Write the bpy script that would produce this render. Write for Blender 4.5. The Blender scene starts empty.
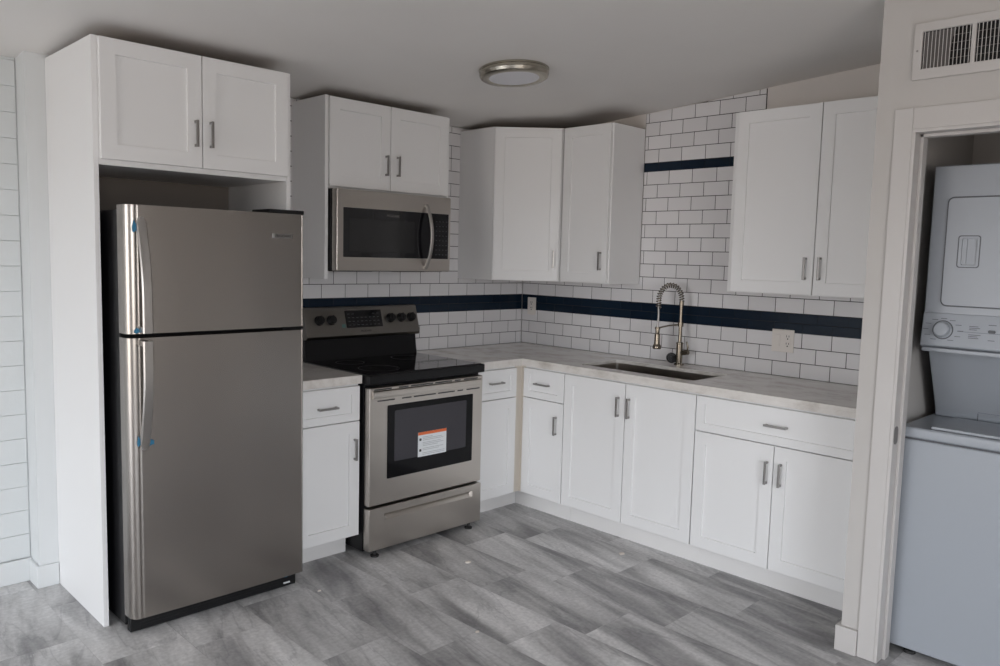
import bpy, bmesh, math, random
from mathutils import Vector, Matrix
random.seed(7)
C = bpy.context.scene.collection
S = bpy.context.scene
PI = math.pi

# ------------------------------------------------------------------ camera
def set_camera():
    yaw, pitch, roll = (math.radians(a) for a in (45.2293, -5.4993, 1.4667))
    F = Vector((math.cos(pitch)*math.cos(yaw), math.cos(pitch)*math.sin(yaw), math.sin(pitch)))
    R = Vector((math.sin(yaw), -math.cos(yaw), 0)); U = R.cross(F)
    R2 = math.cos(roll)*R + math.sin(roll)*U
    U2 = -math.sin(roll)*R + math.cos(roll)*U
    cd = bpy.data.cameras.new('camera'); co = bpy.data.objects.new('camera', cd); C.objects.link(co)
    m = Matrix((R2, U2, -F)).transposed().to_4x4()
    m.translation = Vector((-3.9671, -3.7903, 1.5007))
    co.matrix_world = m
    cd.sensor_fit = 'HORIZONTAL'; cd.sensor_width = 36.0
    cd.lens = 793.138*36/1000; cd.clip_start = 0.05
    S.camera = co
set_camera()

# ------------------------------------------------------------------ daylight
def set_world():
    w = bpy.data.worlds.new('daylight'); S.world = w; w.use_nodes = True
    nt = w.node_tree; nt.nodes.clear()
    tc = nt.nodes.new('ShaderNodeTexCoord'); sx = nt.nodes.new('ShaderNodeSeparateXYZ')
    rp = nt.nodes.new('ShaderNodeValToRGB'); mr = nt.nodes.new('ShaderNodeMapRange')
    bg = nt.nodes.new('ShaderNodeBackground'); out = nt.nodes.new('ShaderNodeOutputWorld')
    mr.inputs['From Min'].default_value = -1; mr.inputs['From Max'].default_value = 1
    e = rp.color_ramp.elements
    e[0].position = 0.0; e[0].color = (.205, .183, .162, 1)          # paved ground outside
    e[1].position = 1.0; e[1].color = (.74, .83, 1.0, 1)           # sky
    a = e.new(.49); a.color = (.38, .345, .315, 1)
    b = e.new(.52); b.color = (.93, .96, 1.0, 1)
    nt.links.new(tc.outputs['Generated'], sx.inputs[0]); nt.links.new(sx.outputs['Z'], mr.inputs['Value'])
    nt.links.new(mr.outputs['Result'], rp.inputs['Fac']); nt.links.new(rp.outputs['Color'], bg.inputs['Color'])
    bg.inputs['Strength'].default_value = 15.0
    nt.links.new(bg.outputs[0], out.inputs[0])
set_world()
# openings that let the daylight in: patio door on the left wall, window on the rear wall
DOOR = dict(y0=-3.5, y1=-0.5, z0=0.02, z1=2.10)          # in wall x = -8.5
WIN = dict(x0=-5.6, x1=-2.9, z0=0.45, z1=2.10)           # in wall y = -6.3
def portal(name, loc, rot, sx, sy):
    l = bpy.data.lights.new(name, 'AREA'); l.shape = 'RECTANGLE'; l.size = sx; l.size_y = sy
    l.cycles.is_portal = True
    o = bpy.data.objects.new(name, l); C.objects.link(o); o.location = loc; o.rotation_euler = rot
portal('patio_door_daylight', (-8.52, (DOOR['y0']+DOOR['y1'])/2, (DOOR['z0']+DOOR['z1'])/2), (0, -PI/2, 0),
       DOOR['z1']-DOOR['z0'], DOOR['y1']-DOOR['y0'])
portal('rear_window_daylight', ((WIN['x0']+WIN['x1'])/2, -6.32, (WIN['z0']+WIN['z1'])/2), (PI/2, 0, 0),
       WIN['x1']-WIN['x0'], WIN['z1']-WIN['z0'])
S.view_settings.view_transform = 'Standard'
try: S.view_settings.look = 'None'
except Exception: pass
S.view_settings.gamma = 1.0
S.view_settings.use_curve_mapping = False
S.view_settings.exposure = -0.40
S.cycles.max_bounces = 10; S.cycles.diffuse_bounces = 7; S.cycles.glossy_bounces = 5
S.cycles.sample_clamp_indirect = 6.0

# ------------------------------------------------------------------ materials
def mat(name, col, rough=.5, metal=0.0, **kw):
    m = bpy.data.materials.new(name); m.use_nodes = True
    b = m.node_tree.nodes['Principled BSDF']
    b.inputs['Base Color'].default_value = (*col, 1)
    b.inputs['Roughness'].default_value = rough
    b.inputs['Metallic'].default_value = metal
    for k, v in kw.items():
        b.inputs[k.replace('_', ' ')].default_value = v
    return m
def nodes(m): return m.node_tree, m.node_tree.nodes['Principled BSDF']
def tex_chain(nt, kind, scale, mapscale=(1, 1, 1), rot=(0, 0, 0), detail=4, rough=.55, src='Object'):
    tc = nt.nodes.new('ShaderNodeTexCoord'); mp = nt.nodes.new('ShaderNodeMapping')
    mp.inputs['Scale'].default_value = mapscale; mp.inputs['Rotation'].default_value = rot
    nt.links.new(tc.outputs[src], mp.inputs['Vector'])
    n = nt.nodes.new('ShaderNodeTexNoise'); n.inputs['Scale'].default_value = scale
    n.inputs['Detail'].default_value = detail; n.inputs['Roughness'].default_value = rough
    nt.links.new(mp.outputs[0], n.inputs['Vector'])
    return n, mp
def ramp(nt, fac, stops):
    r = nt.nodes.new('ShaderNodeValToRGB'); e = r.color_ramp.elements
    e[0].position, e[0].color = stops[0][0], (*stops[0][1], 1)
    e[1].position, e[1].color = stops[-1][0], (*stops[-1][1], 1)
    for p, c in stops[1:-1]:
        q = e.new(p); q.color = (*c, 1)
    nt.links.new(fac, r.inputs['Fac']); return r
def bump(nt, b, height, strength, dist):
    bp = nt.nodes.new('ShaderNodeBump'); bp.inputs['Strength'].default_value = strength
    bp.inputs['Distance'].default_value = dist
    nt.links.new(height, bp.inputs['Height']); nt.links.new(bp.outputs[0], b.inputs['Normal'])

def painted(name, col, rough=.55, tex=.12, scale=60, var=.03):
    m = mat(name, col, rough); nt, b = nodes(m)
    n, _ = tex_chain(nt, 'noise', scale, detail=5)
    bump(nt, b, n.outputs['Fac'], tex, .002)
    n2, _ = tex_chain(nt, 'noise', 1.6, detail=3)
    lo = tuple(c*(1-var) for c in col)
    r = ramp(nt, n2.outputs['Fac'], [(.35, lo), (.65, col)])
    nt.links.new(r.outputs[0], b.inputs['Base Color'])
    return m
def steel(name, col, rough, axis='z', strength=.04):
    m = mat(name, col, rough, 1.0); nt, b = nodes(m)
    b.inputs['Anisotropic'].default_value = .35
    sc = {'z': (1, 1, .25), 'x': (.25, 1, 1)}[axis]
    n2, _ = tex_chain(nt, 'noise', 2.0, mapscale=sc, detail=2, rough=.5)
    c = ramp(nt, n2.outputs['Fac'], [(.3, tuple(q*.93 for q in col)), (.7, tuple(q*1.05 for q in col))])
    nt.links.new(c.outputs[0], b.inputs['Base Color'])
    return m

M = {}
M['wall'] = painted('warm_white_wall_paint', (.70, .665, .635), .6)
M['wallcool'] = painted('cool_white_wall_paint', (.66, .68, .685), .55)
M['part'] = painted('vignetted_partition_paint', (.515, .495, .475), .6)  # paint darkened to stand in for lens vignetting on this side
M['ptrim'] = painted('vignetted_trim_paint', (.545, .525, .51), .42, .04)  # same vignette darkening put into the trim colour
M['ceil'] = painted('ceiling_paint', (.79, .77, .745), .75, .15, 45)
M['trimw'] = painted('white_trim_paint', (.77, .76, .75), .38, .04)
M['brickpaint'] = painted('white_masonry_paint', (.655, .68, .685), .55, .5, 35)
M['cab'] = painted('white_cabinet_lacquer', (.80, .80, .80), .42, .03, 90, .01)
M['topboard'] = mat('crevice_darkening_board', (.16, .10, .06), .8)  # unseen board added on cabinet tops to darken the ceiling crevice
M['backboard'] = mat('recess_shade_wallboard', (.20, .175, .155), .7)  # brown-grey carries the shade inside the refrigerator recess
M['cabin'] = mat('cabinet_interior', (.50, .44, .38), .5)
M['cabedge'] = mat('cream_filler_board', (.70, .65, .58), .5)
M['steel'] = steel('brushed_stainless', (.36, .335, .31), .27)
M['steelx'] = steel('brushed_stainless_horizontal', (.54, .505, .465), .29, 'x')
M['grip'] = steel('satin_handle_steel', (.43, .41, .39), .33)
M['ovenglass'] = mat('oven_door_black_glass', (.004, .004, .005), .09, Specular_IOR_Level=.18)
M['lampring'] = mat('brushed_nickel_lamp_ring', (.44, .41, .35), .26, 1.0)
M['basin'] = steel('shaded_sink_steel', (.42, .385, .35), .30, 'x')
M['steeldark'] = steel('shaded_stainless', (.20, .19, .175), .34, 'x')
M['nickel'] = mat('brushed_nickel', (.60, .58, .55), .25, 1.0)
M['brass'] = mat('brushed_nickel_warm', (.24, .21, .17), .22, 1.0)
M['pull'] = mat('satin_nickel_pull', (.33, .32, .31), .34, 1.0)
M['black'] = mat('black_enamel', (.006, .006, .007), .35, Specular_IOR_Level=.25)
M['blackplastic'] = mat('black_plastic', (.010, .010, .011), .45, Specular_IOR_Level=.3)
M['glassblack'] = mat('black_glass', (.006, .006, .008), .06)
M['winglass'] = mat('tinted_oven_glass', (.028, .026, .034), .10)
M['mwglass'] = mat('microwave_mesh_glass', (.014, .014, .015), .14)
M['dark'] = mat('duct_shade_black', (.02, .02, .02), .8)
M['rubber'] = mat('black_rubber', (.02, .02, .02), .7)
M['blue'] = mat('blue_protective_film', (.035, .19, .33), .35)
M['teal'] = mat('teal_sticker', (.10, .22, .20), .4)
M['paper'] = mat('white_label_paper', (.75, .78, .80), .5)
M['orange'] = mat('orange_label_band', (.75, .16, .05), .5)
M['ink'] = mat('black_ink', (.03, .03, .03), .6)
M['greyink'] = mat('grey_ink', (.38, .40, .42), .6)
M['chrome'] = mat('polished_letter', (.75, .75, .75), .2, 1.0)
M['appl'] = painted('vignetted_white_enamel', (.325, .35, .385), .32, .01, 90, .01)  # white enamel greyed in its colour to stand in for lens vignetting
M['applgrey'] = mat('grey_appliance_seam', (.10, .105, .115), .5)
M['plate'] = mat('ivory_switch_plate', (.74, .70, .66), .35)
M['chip'] = mat('plaster_chip', (.70, .64, .58), .8)
M['diff'] = mat('frosted_lamp_lens', (.72, .72, .76), .4)
M['duct'] = mat('duct_grey_metal', (.18, .17, .165), .6)
M['keyp'] = mat('dim_key_print', (.07, .08, .08), .4)

def tile_mat(name, c0, c1, rough):
    m = mat(name, c0, rough); nt, b = nodes(m)
    at = nt.nodes.new('ShaderNodeAttribute'); at.attribute_name = 'tile'
    r = ramp(nt, at.outputs['Fac'], [(0, c0), (1, c1)])
    nt.links.new(r.outputs[0], b.inputs['Base Color'])
    return m
M['tile'] = tile_mat('white_glazed_tile', (.70, .69, .70), (.76, .75, .76), .20)
M['navy'] = tile_mat('navy_glazed_tile', (.006, .014, .028), (.008, .018, .034), .25)
for _m in ('navy',): M[_m].node_tree.nodes['Principled BSDF'].inputs['Specular IOR Level'].default_value = .2
M['grout'] = mat('charcoal_grout', (.022, .021, .021), .9)
M['navygrout'] = mat('navy_grout', (.016, .022, .04), .8)

def quartz():
    m = mat('veined_quartz', (.5, .47, .44), .18); nt, b = nodes(m)
    n, _ = tex_chain(nt, 'noise', 9, mapscale=(1, .6, 1), detail=9, rough=.65)
    r = ramp(nt, n.outputs['Fac'], [(.30, (.49, .45, .41)), (.5, (.70, .67, .635)), (.72, (.77, .745, .715))])
    nt.links.new(r.outputs[0], b.inputs['Base Color'])
    return m
M['quartz'] = quartz()

def floor_mat():
    m = mat('grey_stone_look_vinyl', (.25, .25, .26), .42); nt, b = nodes(m)
    at = nt.nodes.new('ShaderNodeAttribute'); at.attribute_name = 'tile'
    tc = nt.nodes.new('ShaderNodeTexCoord')
    off = nt.nodes.new('ShaderNodeVectorMath'); off.operation = 'MULTIPLY'
    off.inputs[1].default_value = (37, 53, 11)
    nt.links.new(at.outputs['Color'], off.inputs[0])
    add = nt.nodes.new('ShaderNodeVectorMath'); add.operation = 'ADD'
    nt.links.new(tc.outputs['Object'], add.inputs[0]); nt.links.new(off.outputs[0], add.inputs[1])
    m0 = nt.nodes.new('ShaderNodeMapping'); m0.inputs['Rotation'].default_value = (0, 0, math.radians(12))
    nt.links.new(add.outputs[0], m0.inputs['Vector'])
    mp = nt.nodes.new('ShaderNodeMapping'); mp.inputs['Scale'].default_value = (6.5, 1.1, 1)
    nt.links.new(m0.outputs[0], mp.inputs['Vector'])
    n = nt.nodes.new('ShaderNodeTexNoise'); n.inputs['Scale'].default_value = 1.0
    n.inputs['Detail'].default_value = 7; n.inputs['Roughness'].default_value = .56
    n.inputs['Distortion'].default_value = .35
    nt.links.new(mp.outputs[0], n.inputs['Vector'])
    r = ramp(nt, n.outputs['Fac'], [(.32, (.21, .206, .212)), (.44, (.37, .365, .368)), (.51, (.52, .515, .515)), (.57, (.58, .575, .575)), (.68, (.76, .75, .75))])
    # thin dark veins
    n2 = nt.nodes.new('ShaderNodeTexNoise'); n2.inputs['Scale'].default_value = .55
    n2.inputs['Detail'].default_value = 6; n2.inputs['Roughness'].default_value = .55; n2.inputs['Distortion'].default_value = .9
    nt.links.new(mp.outputs[0], n2.inputs['Vector'])
    v = ramp(nt, n2.outputs['Fac'], [(.485, (1, 1, 1)), (.5, (.55, .55, .57)), (.515, (1, 1, 1))])
    mx = nt.nodes.new('ShaderNodeMix'); mx.data_type = 'RGBA'; mx.blend_type = 'MULTIPLY'
    mx.inputs['Factor'].default_value = .45
    nt.links.new(r.outputs[0], mx.inputs['A']); nt.links.new(v.outputs[0], mx.inputs['B'])
    n4 = nt.nodes.new('ShaderNodeTexNoise'); n4.inputs['Scale'].default_value = 5.5; n4.inputs['Detail'].default_value = 5
    n4.inputs['Roughness'].default_value = .7; nt.links.new(mp.outputs[0], n4.inputs['Vector'])
    sc = ramp(nt, n4.outputs['Fac'], [(.70, (0, 0, 0)), (.74, (.35, .35, .35))])
    ad = nt.nodes.new('ShaderNodeMix'); ad.data_type = 'RGBA'; ad.blend_type = 'ADD'; ad.inputs['Factor'].default_value = 1
    nt.links.new(mx.outputs['Result'], ad.inputs['A']); nt.links.new(sc.outputs[0], ad.inputs['B']); mx = ad
    # grain speckle
    n3 = nt.nodes.new('ShaderNodeTexNoise'); n3.inputs['Scale'].default_value = 60; n3.inputs['Detail'].default_value = 3
    nt.links.new(tc.outputs['Object'], n3.inputs['Vector'])
    g = ramp(nt, n3.outputs['Fac'], [(.3, (.86, .86, .86)), (.7, (1.1, 1.1, 1.1))])
    mx3 = nt.nodes.new('ShaderNodeMix'); mx3.data_type = 'RGBA'; mx3.blend_type = 'MULTIPLY'; mx3.inputs['Factor'].default_value = 1
    nt.links.new(mx.outputs['Result'], mx3.inputs['A']); nt.links.new(g.outputs[0], mx3.inputs['B'])
    # tile to tile tone
    sp = nt.nodes.new('ShaderNodeSeparateColor'); nt.links.new(at.outputs['Color'], sp.inputs[0])
    t = ramp(nt, sp.outputs[2], [(0, (.84, .84, .84)), (1, (1.12, 1.12, 1.12))])
    mx2 = nt.nodes.new('ShaderNodeMix'); mx2.data_type = 'RGBA'; mx2.blend_type = 'MULTIPLY'; mx2.inputs['Factor'].default_value = 1
    nt.links.new(mx3.outputs['Result'], mx2.inputs['A']); nt.links.new(t.outputs[0], mx2.inputs['B'])
    nt.links.new(mx2.outputs['Result'], b.inputs['Base Color'])
    bump(nt, b, n.outputs['Fac'], .08, .003)
    return m
M['floor'] = floor_mat()

# ------------------------------------------------------------------ mesh helpers
def B(): return bmesh.new()
def merge(bm, t, mtx=None):
    if mtx is not None: t.transform(mtx)
    me = bpy.data.meshes.new('tmp'); t.to_mesh(me); t.free(); bm.from_mesh(me); bpy.data.meshes.remove(me)
def box(bm, x0, x1, y0, y1, z0, z1, bev=0, seg=2, mtx=None):
    x0, x1 = min(x0, x1), max(x0, x1); y0, y1 = min(y0, y1), max(y0, y1); z0, z1 = min(z0, z1), max(z0, z1)
    t = B()
    v = [t.verts.new(p) for p in ((x0,y0,z0),(x1,y0,z0),(x1,y1,z0),(x0,y1,z0),(x0,y0,z1),(x1,y0,z1),(x1,y1,z1),(x0,y1,z1))]
    for f in ((0,3,2,1),(4,5,6,7),(0,1,5,4),(1,2,6,5),(2,3,7,6),(3,0,4,7)): t.faces.new([v[i] for i in f])
    if bev: bmesh.ops.bevel(t, geom=list(t.edges), offset=bev, segments=seg, affect='EDGES', profile=.5)
    merge(bm, t, mtx); return bm
def loft(bm, rings, cap=True, closed=False):
    t = B(); R = [[t.verts.new(p) for p in r] for r in rings]; n = len(R[0])
    pairs = list(zip(R, R[1:])) + ([(R[-1], R[0])] if closed else [])
    for a, b in pairs:
        for i in range(n): t.faces.new((a[i], a[(i+1) % n], b[(i+1) % n], b[i]))
    if cap and not closed:
        t.faces.new(R[0][::-1]); t.faces.new(R[-1])
    bmesh.ops.recalc_face_normals(t, faces=t.faces)
    merge(bm, t); return bm
def tube(bm, pts, r, seg=12, cap=True, closed=False):
    pts = [Vector(p) for p in pts]; n = len(pts); rs = r if isinstance(r, (list, tuple)) else [r]*n
    tang = []
    for i in range(n):
        a = pts[(i-1) % n] if (closed or i > 0) else pts[i]; b = pts[(i+1) % n] if (closed or i < n-1) else pts[i]
        tang.append((b-a).normalized())
    up = Vector((0, 0, 1)) if abs(tang[0].z) < .9 else Vector((1, 0, 0))
    nx = tang[0].cross(up).normalized(); rings = []
    for i in range(n):
        nx = (nx - tang[i]*nx.dot(tang[i])).normalized(); ny = tang[i].cross(nx)
        rings.append([pts[i] + rs[i]*(math.cos(2*PI*k/seg)*nx + math.sin(2*PI*k/seg)*ny) for k in range(seg)])
    return loft(bm, rings, cap, closed)
def lathe(bm, prof, mtx=None, seg=48):
    t = B(); rings = []
    for r, z in prof:
        if r < 1e-6: rings.append([t.verts.new((0, 0, z))])
        else: rings.append([t.verts.new((r*math.cos(2*PI*k/seg), r*math.sin(2*PI*k/seg), z)) for k in range(seg)])
    for a, b in zip(rings, rings[1:]):
        for k in range(seg):
            j = (k+1) % seg
            if len(a) == 1 and len(b) == 1: continue
            if len(a) == 1: t.faces.new((a[0], b[j], b[k]))
            elif len(b) == 1: t.faces.new((a[k], a[j], b[0]))
            else: t.faces.new((a[k], a[j], b[j], b[k]))
    bmesh.ops.recalc_face_normals(t, faces=t.faces)
    merge(bm, t, mtx); return bm
def prism(bm, outer, z0, z1, holes=(), mtx=None):
    t = B(); es = []
    for lp in [outer, *holes]:
        v = [t.verts.new((x, y, z0)) for x, y in lp]
        es += [t.edges.new((v[i], v[(i+1) % len(v)])) for i in range(len(v))]
    bmesh.ops.triangle_fill(t, use_beauty=True, use_dissolve=False, edges=es)
    fs = list(t.faces)
    r = bmesh.ops.extrude_face_region(t, geom=fs)
    bmesh.ops.translate(t, vec=(0, 0, z1-z0), verts=[g for g in r['geom'] if isinstance(g, bmesh.types.BMVert)])
    bmesh.ops.recalc_face_normals(t, faces=t.faces)
    merge(bm, t, mtx); return bm
def rrect(x0, x1, y0, y1, r, n=5):
    x0, x1 = min(x0, x1), max(x0, x1); y0, y1 = min(y0, y1), max(y0, y1); out = []
    for cx, cy, a in ((x1-r, y1-r, 0), (x0+r, y1-r, 90), (x0+r, y0+r, 180), (x1-r, y0+r, 270)):
        for k in range(n+1):
            t = math.radians(a + 90*k/n); out.append((cx + r*math.cos(t), cy + r*math.sin(t)))
    return out
def ribbon(bm, pts, wdir, w, t):
    """flat bar of width w (along wdir) and thickness t following pts"""
    pts = [Vector(p) for p in pts]; wd = Vector(wdir).normalized(); rings = []
    ws = w if isinstance(w, (list, tuple)) else [w]*len(pts)
    for i, p in enumerate(pts):
        a = pts[max(i-1, 0)]; b = pts[min(i+1, len(pts)-1)]
        nn = (b-a).normalized().cross(wd).normalized(); h = ws[i]/2; e = t*.35
        rings.append([p - wd*h - nn*(t/2-e), p - wd*(h-e) - nn*t/2, p + wd*(h-e) - nn*t/2, p + wd*h - nn*(t/2-e),
                      p + wd*h + nn*(t/2-e), p + wd*(h-e) + nn*t/2, p - wd*(h-e) + nn*t/2, p - wd*h + nn*(t/2-e)])
    return loft(bm, rings)

def obj(name, bm, m, parent=None, bev=0, W=False, smooth=35, wn=True):
    """link bm as ONE mesh object; W: the shape was given in world coordinates"""
    if W and parent is not None:
        root = parent
        while root.parent: root = root.parent
        bm.transform(root.matrix_basis.inverted())
    bmesh.ops.recalc_face_normals(bm, faces=bm.faces)
    me = bpy.data.meshes.new(name); bm.to_mesh(me); bm.free()
    mats = m if isinstance(m, (list, tuple)) else [m]
    for q in mats: me.materials.append(q)
    me.polygons.foreach_set('use_smooth', [True]*len(me.polygons))
    me.set_sharp_from_angle(angle=math.radians(smooth))
    o = bpy.data.objects.new(name, me); C.objects.link(o)
    if parent is not None: o.parent = parent
    if bev:
        md = o.modifiers.new('edge', 'BEVEL'); md.width = bev; md.segments = 2; md.limit_method = 'ANGLE'; md.angle_limit = math.radians(50)
    if wn:
        wm = o.modifiers.new('normals', 'WEIGHTED_NORMAL'); wm.keep_sharp = True
    return o
def thing(name, label, cat, loc=(0, 0, 0), rotz=0, group=None):
    o = bpy.data.objects.new(name, None); C.objects.link(o); o.empty_display_size = .05
    o.matrix_basis = Matrix.Translation(loc) @ Matrix.Rotation(rotz, 4, 'Z')
    o['label'] = label; o['category'] = cat
    if group: o['group'] = group
    return o
def tag(o, label, cat, group=None):
    o['label'] = label; o['category'] = cat
    if group: o['group'] = group
    return o
def struct(name, bm, m, label=None, cat=None, **kw):
    o = obj(name, bm, m, **kw); o['kind'] = 'structure'
    if label: o['label'] = label
    if cat: o['category'] = cat
    return o
def lettering(name, text, size, mtx, m, parent, depth=.0006, W=True):
    cu = bpy.data.curves.new('letters', 'FONT'); cu.body = text; cu.size = size; cu.extrude = depth; cu.align_x = 'LEFT'
    t = bpy.data.objects.new('letters', cu); C.objects.link(t)
    dg = bpy.context.evaluated_depsgraph_get(); me = bpy.data.meshes.new_from_object(t.evaluated_get(dg))
    bm = B(); bm.from_mesh(me); bpy.data.objects.remove(t); bpy.data.curves.remove(cu); bpy.data.meshes.remove(me)
    bm.transform(mtx)
    return obj(name, bm, m, parent, W=W)
FACE_A = lambda x, y, z: Matrix.Translation((x, y, z)) @ Matrix.Rotation(PI/2, 4, 'X')        # writing on a front facing -y

# ------------------------------------------------------------------ the room
CZ0, CSL = 2.295, .069
def ceil_z(y): return CZ0 - CSL*y
PX, PY = -.894, -2.632          # face and corner of the closet partition
XL, YR = -8.5, -6.3              # left and rear walls
XA = -3.015                      # left end of the tiled back wall

def floor():
    t = B(); lay = t.loops.layers.float_color.new('tile')
    xs0, pitch, L = -2.742, .2975, .61
    known = {0: -.35, 1: -1.368, 2: -1.578, 3: -1.124, 4: -1.885, 5: -1.45, 6: -.98, 7: -1.3, -1: -.252, -2: -.60}
    g = .0006
    for c in range(-22, 12):
        x0 = xs0 + c*pitch; x1 = x0 + pitch
        if x0 > .05 or x1 < XL: continue
        ph = known.get(c, random.random()*L)
        y = ph + L*math.ceil((.25-ph)/L)
        while y > YR:
            ya, yb = y-L, y
            v = [t.verts.new(p) for p in ((x0+g, ya+g, 0), (x1-g, ya+g, 0), (x1-g, yb-g, 0), (x0+g, yb-g, 0))]
            f = t.faces.new(v); col = (random.random(), random.random(), random.random(), 1)
            for lp in f.loops: lp[lay] = col
            y -= L
    bx = [t.verts.new(p) for p in ((XL-.2, YR-.2, -.0025), (.15, YR-.2, -.0025), (.15, .3, -.0025), (XL-.2, .3, -.0025))]
    f = t.faces.new(bx)
    for lp in f.loops: lp[lay] = (.5, .5, 0, 1)
    r = bmesh.ops.extrude_face_region(t, geom=[f])
    bmesh.ops.translate(t, vec=(0, 0, -.08), verts=[q for q in r['geom'] if isinstance(q, bmesh.types.BMVert)])
    o = bpy.data.meshes.new('floor'); t.normal_update()
    for fc in t.faces:
        if abs(fc.normal.z) > .9 and fc.calc_center_median().z > -.01 and fc.normal.z < 0: fc.normal_flip()
    t.to_mesh(o); t.free(); o.materials.append(M['floor'])
    ob = bpy.data.objects.new('floor', o); C.objects.link(ob); ob['kind'] = 'structure'
floor()

def ceiling():
    bm = B(); t = B()
    ys = (.3, YR-.15); vs = []
    for dz in (0, .12):
        for x, y in ((XL-.15, ys[0]), (.15, ys[0]), (.15, ys[1]), (XL-.15, ys[1])):
            vs.append(t.verts.new((x, y, ceil_z(y)+dz)))
    for f in ((0,3,2,1),(4,5,6,7),(0,1,5,4),(1,2,6,5),(2,3,7,6),(3,0,4,7)): t.faces.new([vs[i] for i in f])
    merge(bm, t); struct('ceiling', bm, M['ceil'])
ceiling()
def wall_box(bm, x0, x1, y0, y1, z0=0.0):
    """wall whose top follows the sloping ceiling"""
    t = B(); x0, x1 = min(x0, x1), max(x0, x1); y0, y1 = min(y0, y1), max(y0, y1)
    v = [t.verts.new(p) for p in ((x0,y0,z0),(x1,y0,z0),(x1,y1,z0),(x0,y1,z0),(x0,y0,ceil_z(y0)+.02),(x1,y0,ceil_z(y0)+.02),(x1,y1,ceil_z(y1)+.02),(x0,y1,ceil_z(y1)+.02))]
    for f in ((0,3,2,1),(4,5,6,7),(0,1,5,4),(1,2,6,5),(2,3,7,6),(3,0,4,7)): t.faces.new([v[i] for i in f])
    merge(bm, t)
wall_back = struct('wall_back', (lambda b: (wall_box(b, XA, 0, 0, .28), b)[1])(B()), M['wallcool'])
wall_right = struct('wall_right', (lambda b: (wall_box(b, 0, .12, .28, YR), b)[1])(B()), M['wall'])
def rear_and_left():
    b = B(); w = WIN
    wall_box(b, XL-.12, w['x0'], YR, YR-.12); wall_box(b, w['x1'], .12, YR, YR-.12)
    box(b, w['x0'], w['x1'], YR-.12, YR, 0, w['z0']); wall_box(b, w['x0'], w['x1'], YR, YR-.12, w['z1'])
    struct('wall_rear', b, M['wall'])
    b = B(); d = DOOR
    wall_box(b, XL-.12, XL, .28, d['y1']); wall_box(b, XL-.12, XL, d['y0'], YR)
    wall_box(b, XL-.12, XL, d['y1'], d['y0'], d['z1'])
    struct('wall_left', b, M['wall'])
    f = B()
    for a, c in ((w['x0'], w['x0']+.05), (w['x1']-.05, w['x1']), ((w['x0']+w['x1'])/2-.025, (w['x0']+w['x1'])/2+.025)):
        box(f, a, c, YR-.09, YR-.04, w['z0'], w['z1'], .003)
    box(f, w['x0'], w['x1'], YR-.09, YR-.04, w['z0'], w['z0']+.05, .003); box(f, w['x0'], w['x1'], YR-.09, YR-.04, w['z1']-.05, w['z1'], .003)
    struct('window_1', f, M['trimw'])
    f = B()
    for a, c in ((d['y0'], d['y0']+.06), (d['y1']-.06, d['y1'])):
        box(f, XL-.10, XL+.012, a, c, 0, d['z1'], .003)
    box(f, XL-.10, XL+.012, d['y0'], d['y1'], d['z1']-.06, d['z1'], .003)
    struct('trim_2', f, M['trimw'])
rear_and_left()

def brick_wall():
    b = B(); box(b, XL-.12, XA, .134, .28, 0, ceil_z(.134)+.02)
    w = struct('wall_brick', b, M['brickpaint'])
    b = B(); ch, ln = .1085, .405
    for r in range(22):
        z0 = .105 + r*ch; z1 = min(z0 + ch - .0007, ceil_z(.13))
        x = XA - .004 + (0 if r % 2 else ln/2)
        while x > XL:
            x1 = min(x, XA-.004); x0 = max(x - ln + .003, XL)
            if x1 - x0 > .03:
                j = random.uniform(-.001, .001)
                box(b, x0, x1, .1265+j, .1365, z0, z1, .0032, 2)
            x -= ln
    obj('painted_block', b, M['brickpaint'], w)
brick_wall()

# partition with the laundry closet
OPY0, OPY1, OPZ = -2.762, -3.60, 1.99       # closet opening
def partition():
    b = B()
    wall_box(b, PX, PX+.115, PY, OPY0-.0); wall_box(b, PX, PX+.115, OPY0, OPY1, OPZ+.0); wall_box(b, PX, PX+.115, OPY1, OPY1-.6)
    wall_box(b, PX+.115, -.001, PY, PY-.085)
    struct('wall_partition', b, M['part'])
    b = B(); wall_box(b, PX+.115, -.001, OPY1-.1, OPY1-.2)
    struct('wall_closet', b, M['wall'])
    # casing round the opening: flat boards, stepped jamb
    b = B(); cw = .063
    xf = PX-.009
    for ya, yb in ((OPY0+cw, OPY0), (OPY1, OPY1-cw)):
        box(b, xf, PX, ya, yb, 0, OPZ+cw+.012, .0025)
    box(b, xf, PX, OPY0-.0002, OPY1+.0002, OPZ, OPZ+cw+.012, .0025)
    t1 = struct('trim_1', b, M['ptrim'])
    b = B()
    for ya, yb, s in ((OPY0, OPY0-.012, -1), (OPY1, OPY1+.012, 1)):
        box(b, PX-.008, PX+.122, ya, yb, 0, OPZ-.012, .001)
        box(b, PX+.045, PX+.085, yb, yb+s*.011, 0, OPZ-.012, .001)
    box(b, PX-.008, PX+.122, OPY0, OPY1, OPZ-.012, OPZ, .001)
    box(b, PX+.045, PX+.085, OPY0-.012, OPY1+.012, OPZ-.023, OPZ-.012, .001)
    obj('door_jamb', b, M['ptrim'], t1)
    b = B()
    prism(b, rrect(-.018, .018, -.034, .034, .016), 0, .0018,
          mtx=Matrix.Translation((PX+.016, OPY0-.0121, .878)) @ Matrix.Rotation(PI/2, 4, 'X'))
    s = obj('strike_plate', b, M['duct'], t1); s['label'] = 'small metal strike plate'
    b = B(); box(b, PX-.0005, PX-.017, PY+.017, OPY0+cw+.001, 0, .101, .003); box(b, PX, -.60, PY, PY+.017, 0, .101, .003)
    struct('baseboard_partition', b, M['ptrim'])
partition()
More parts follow.
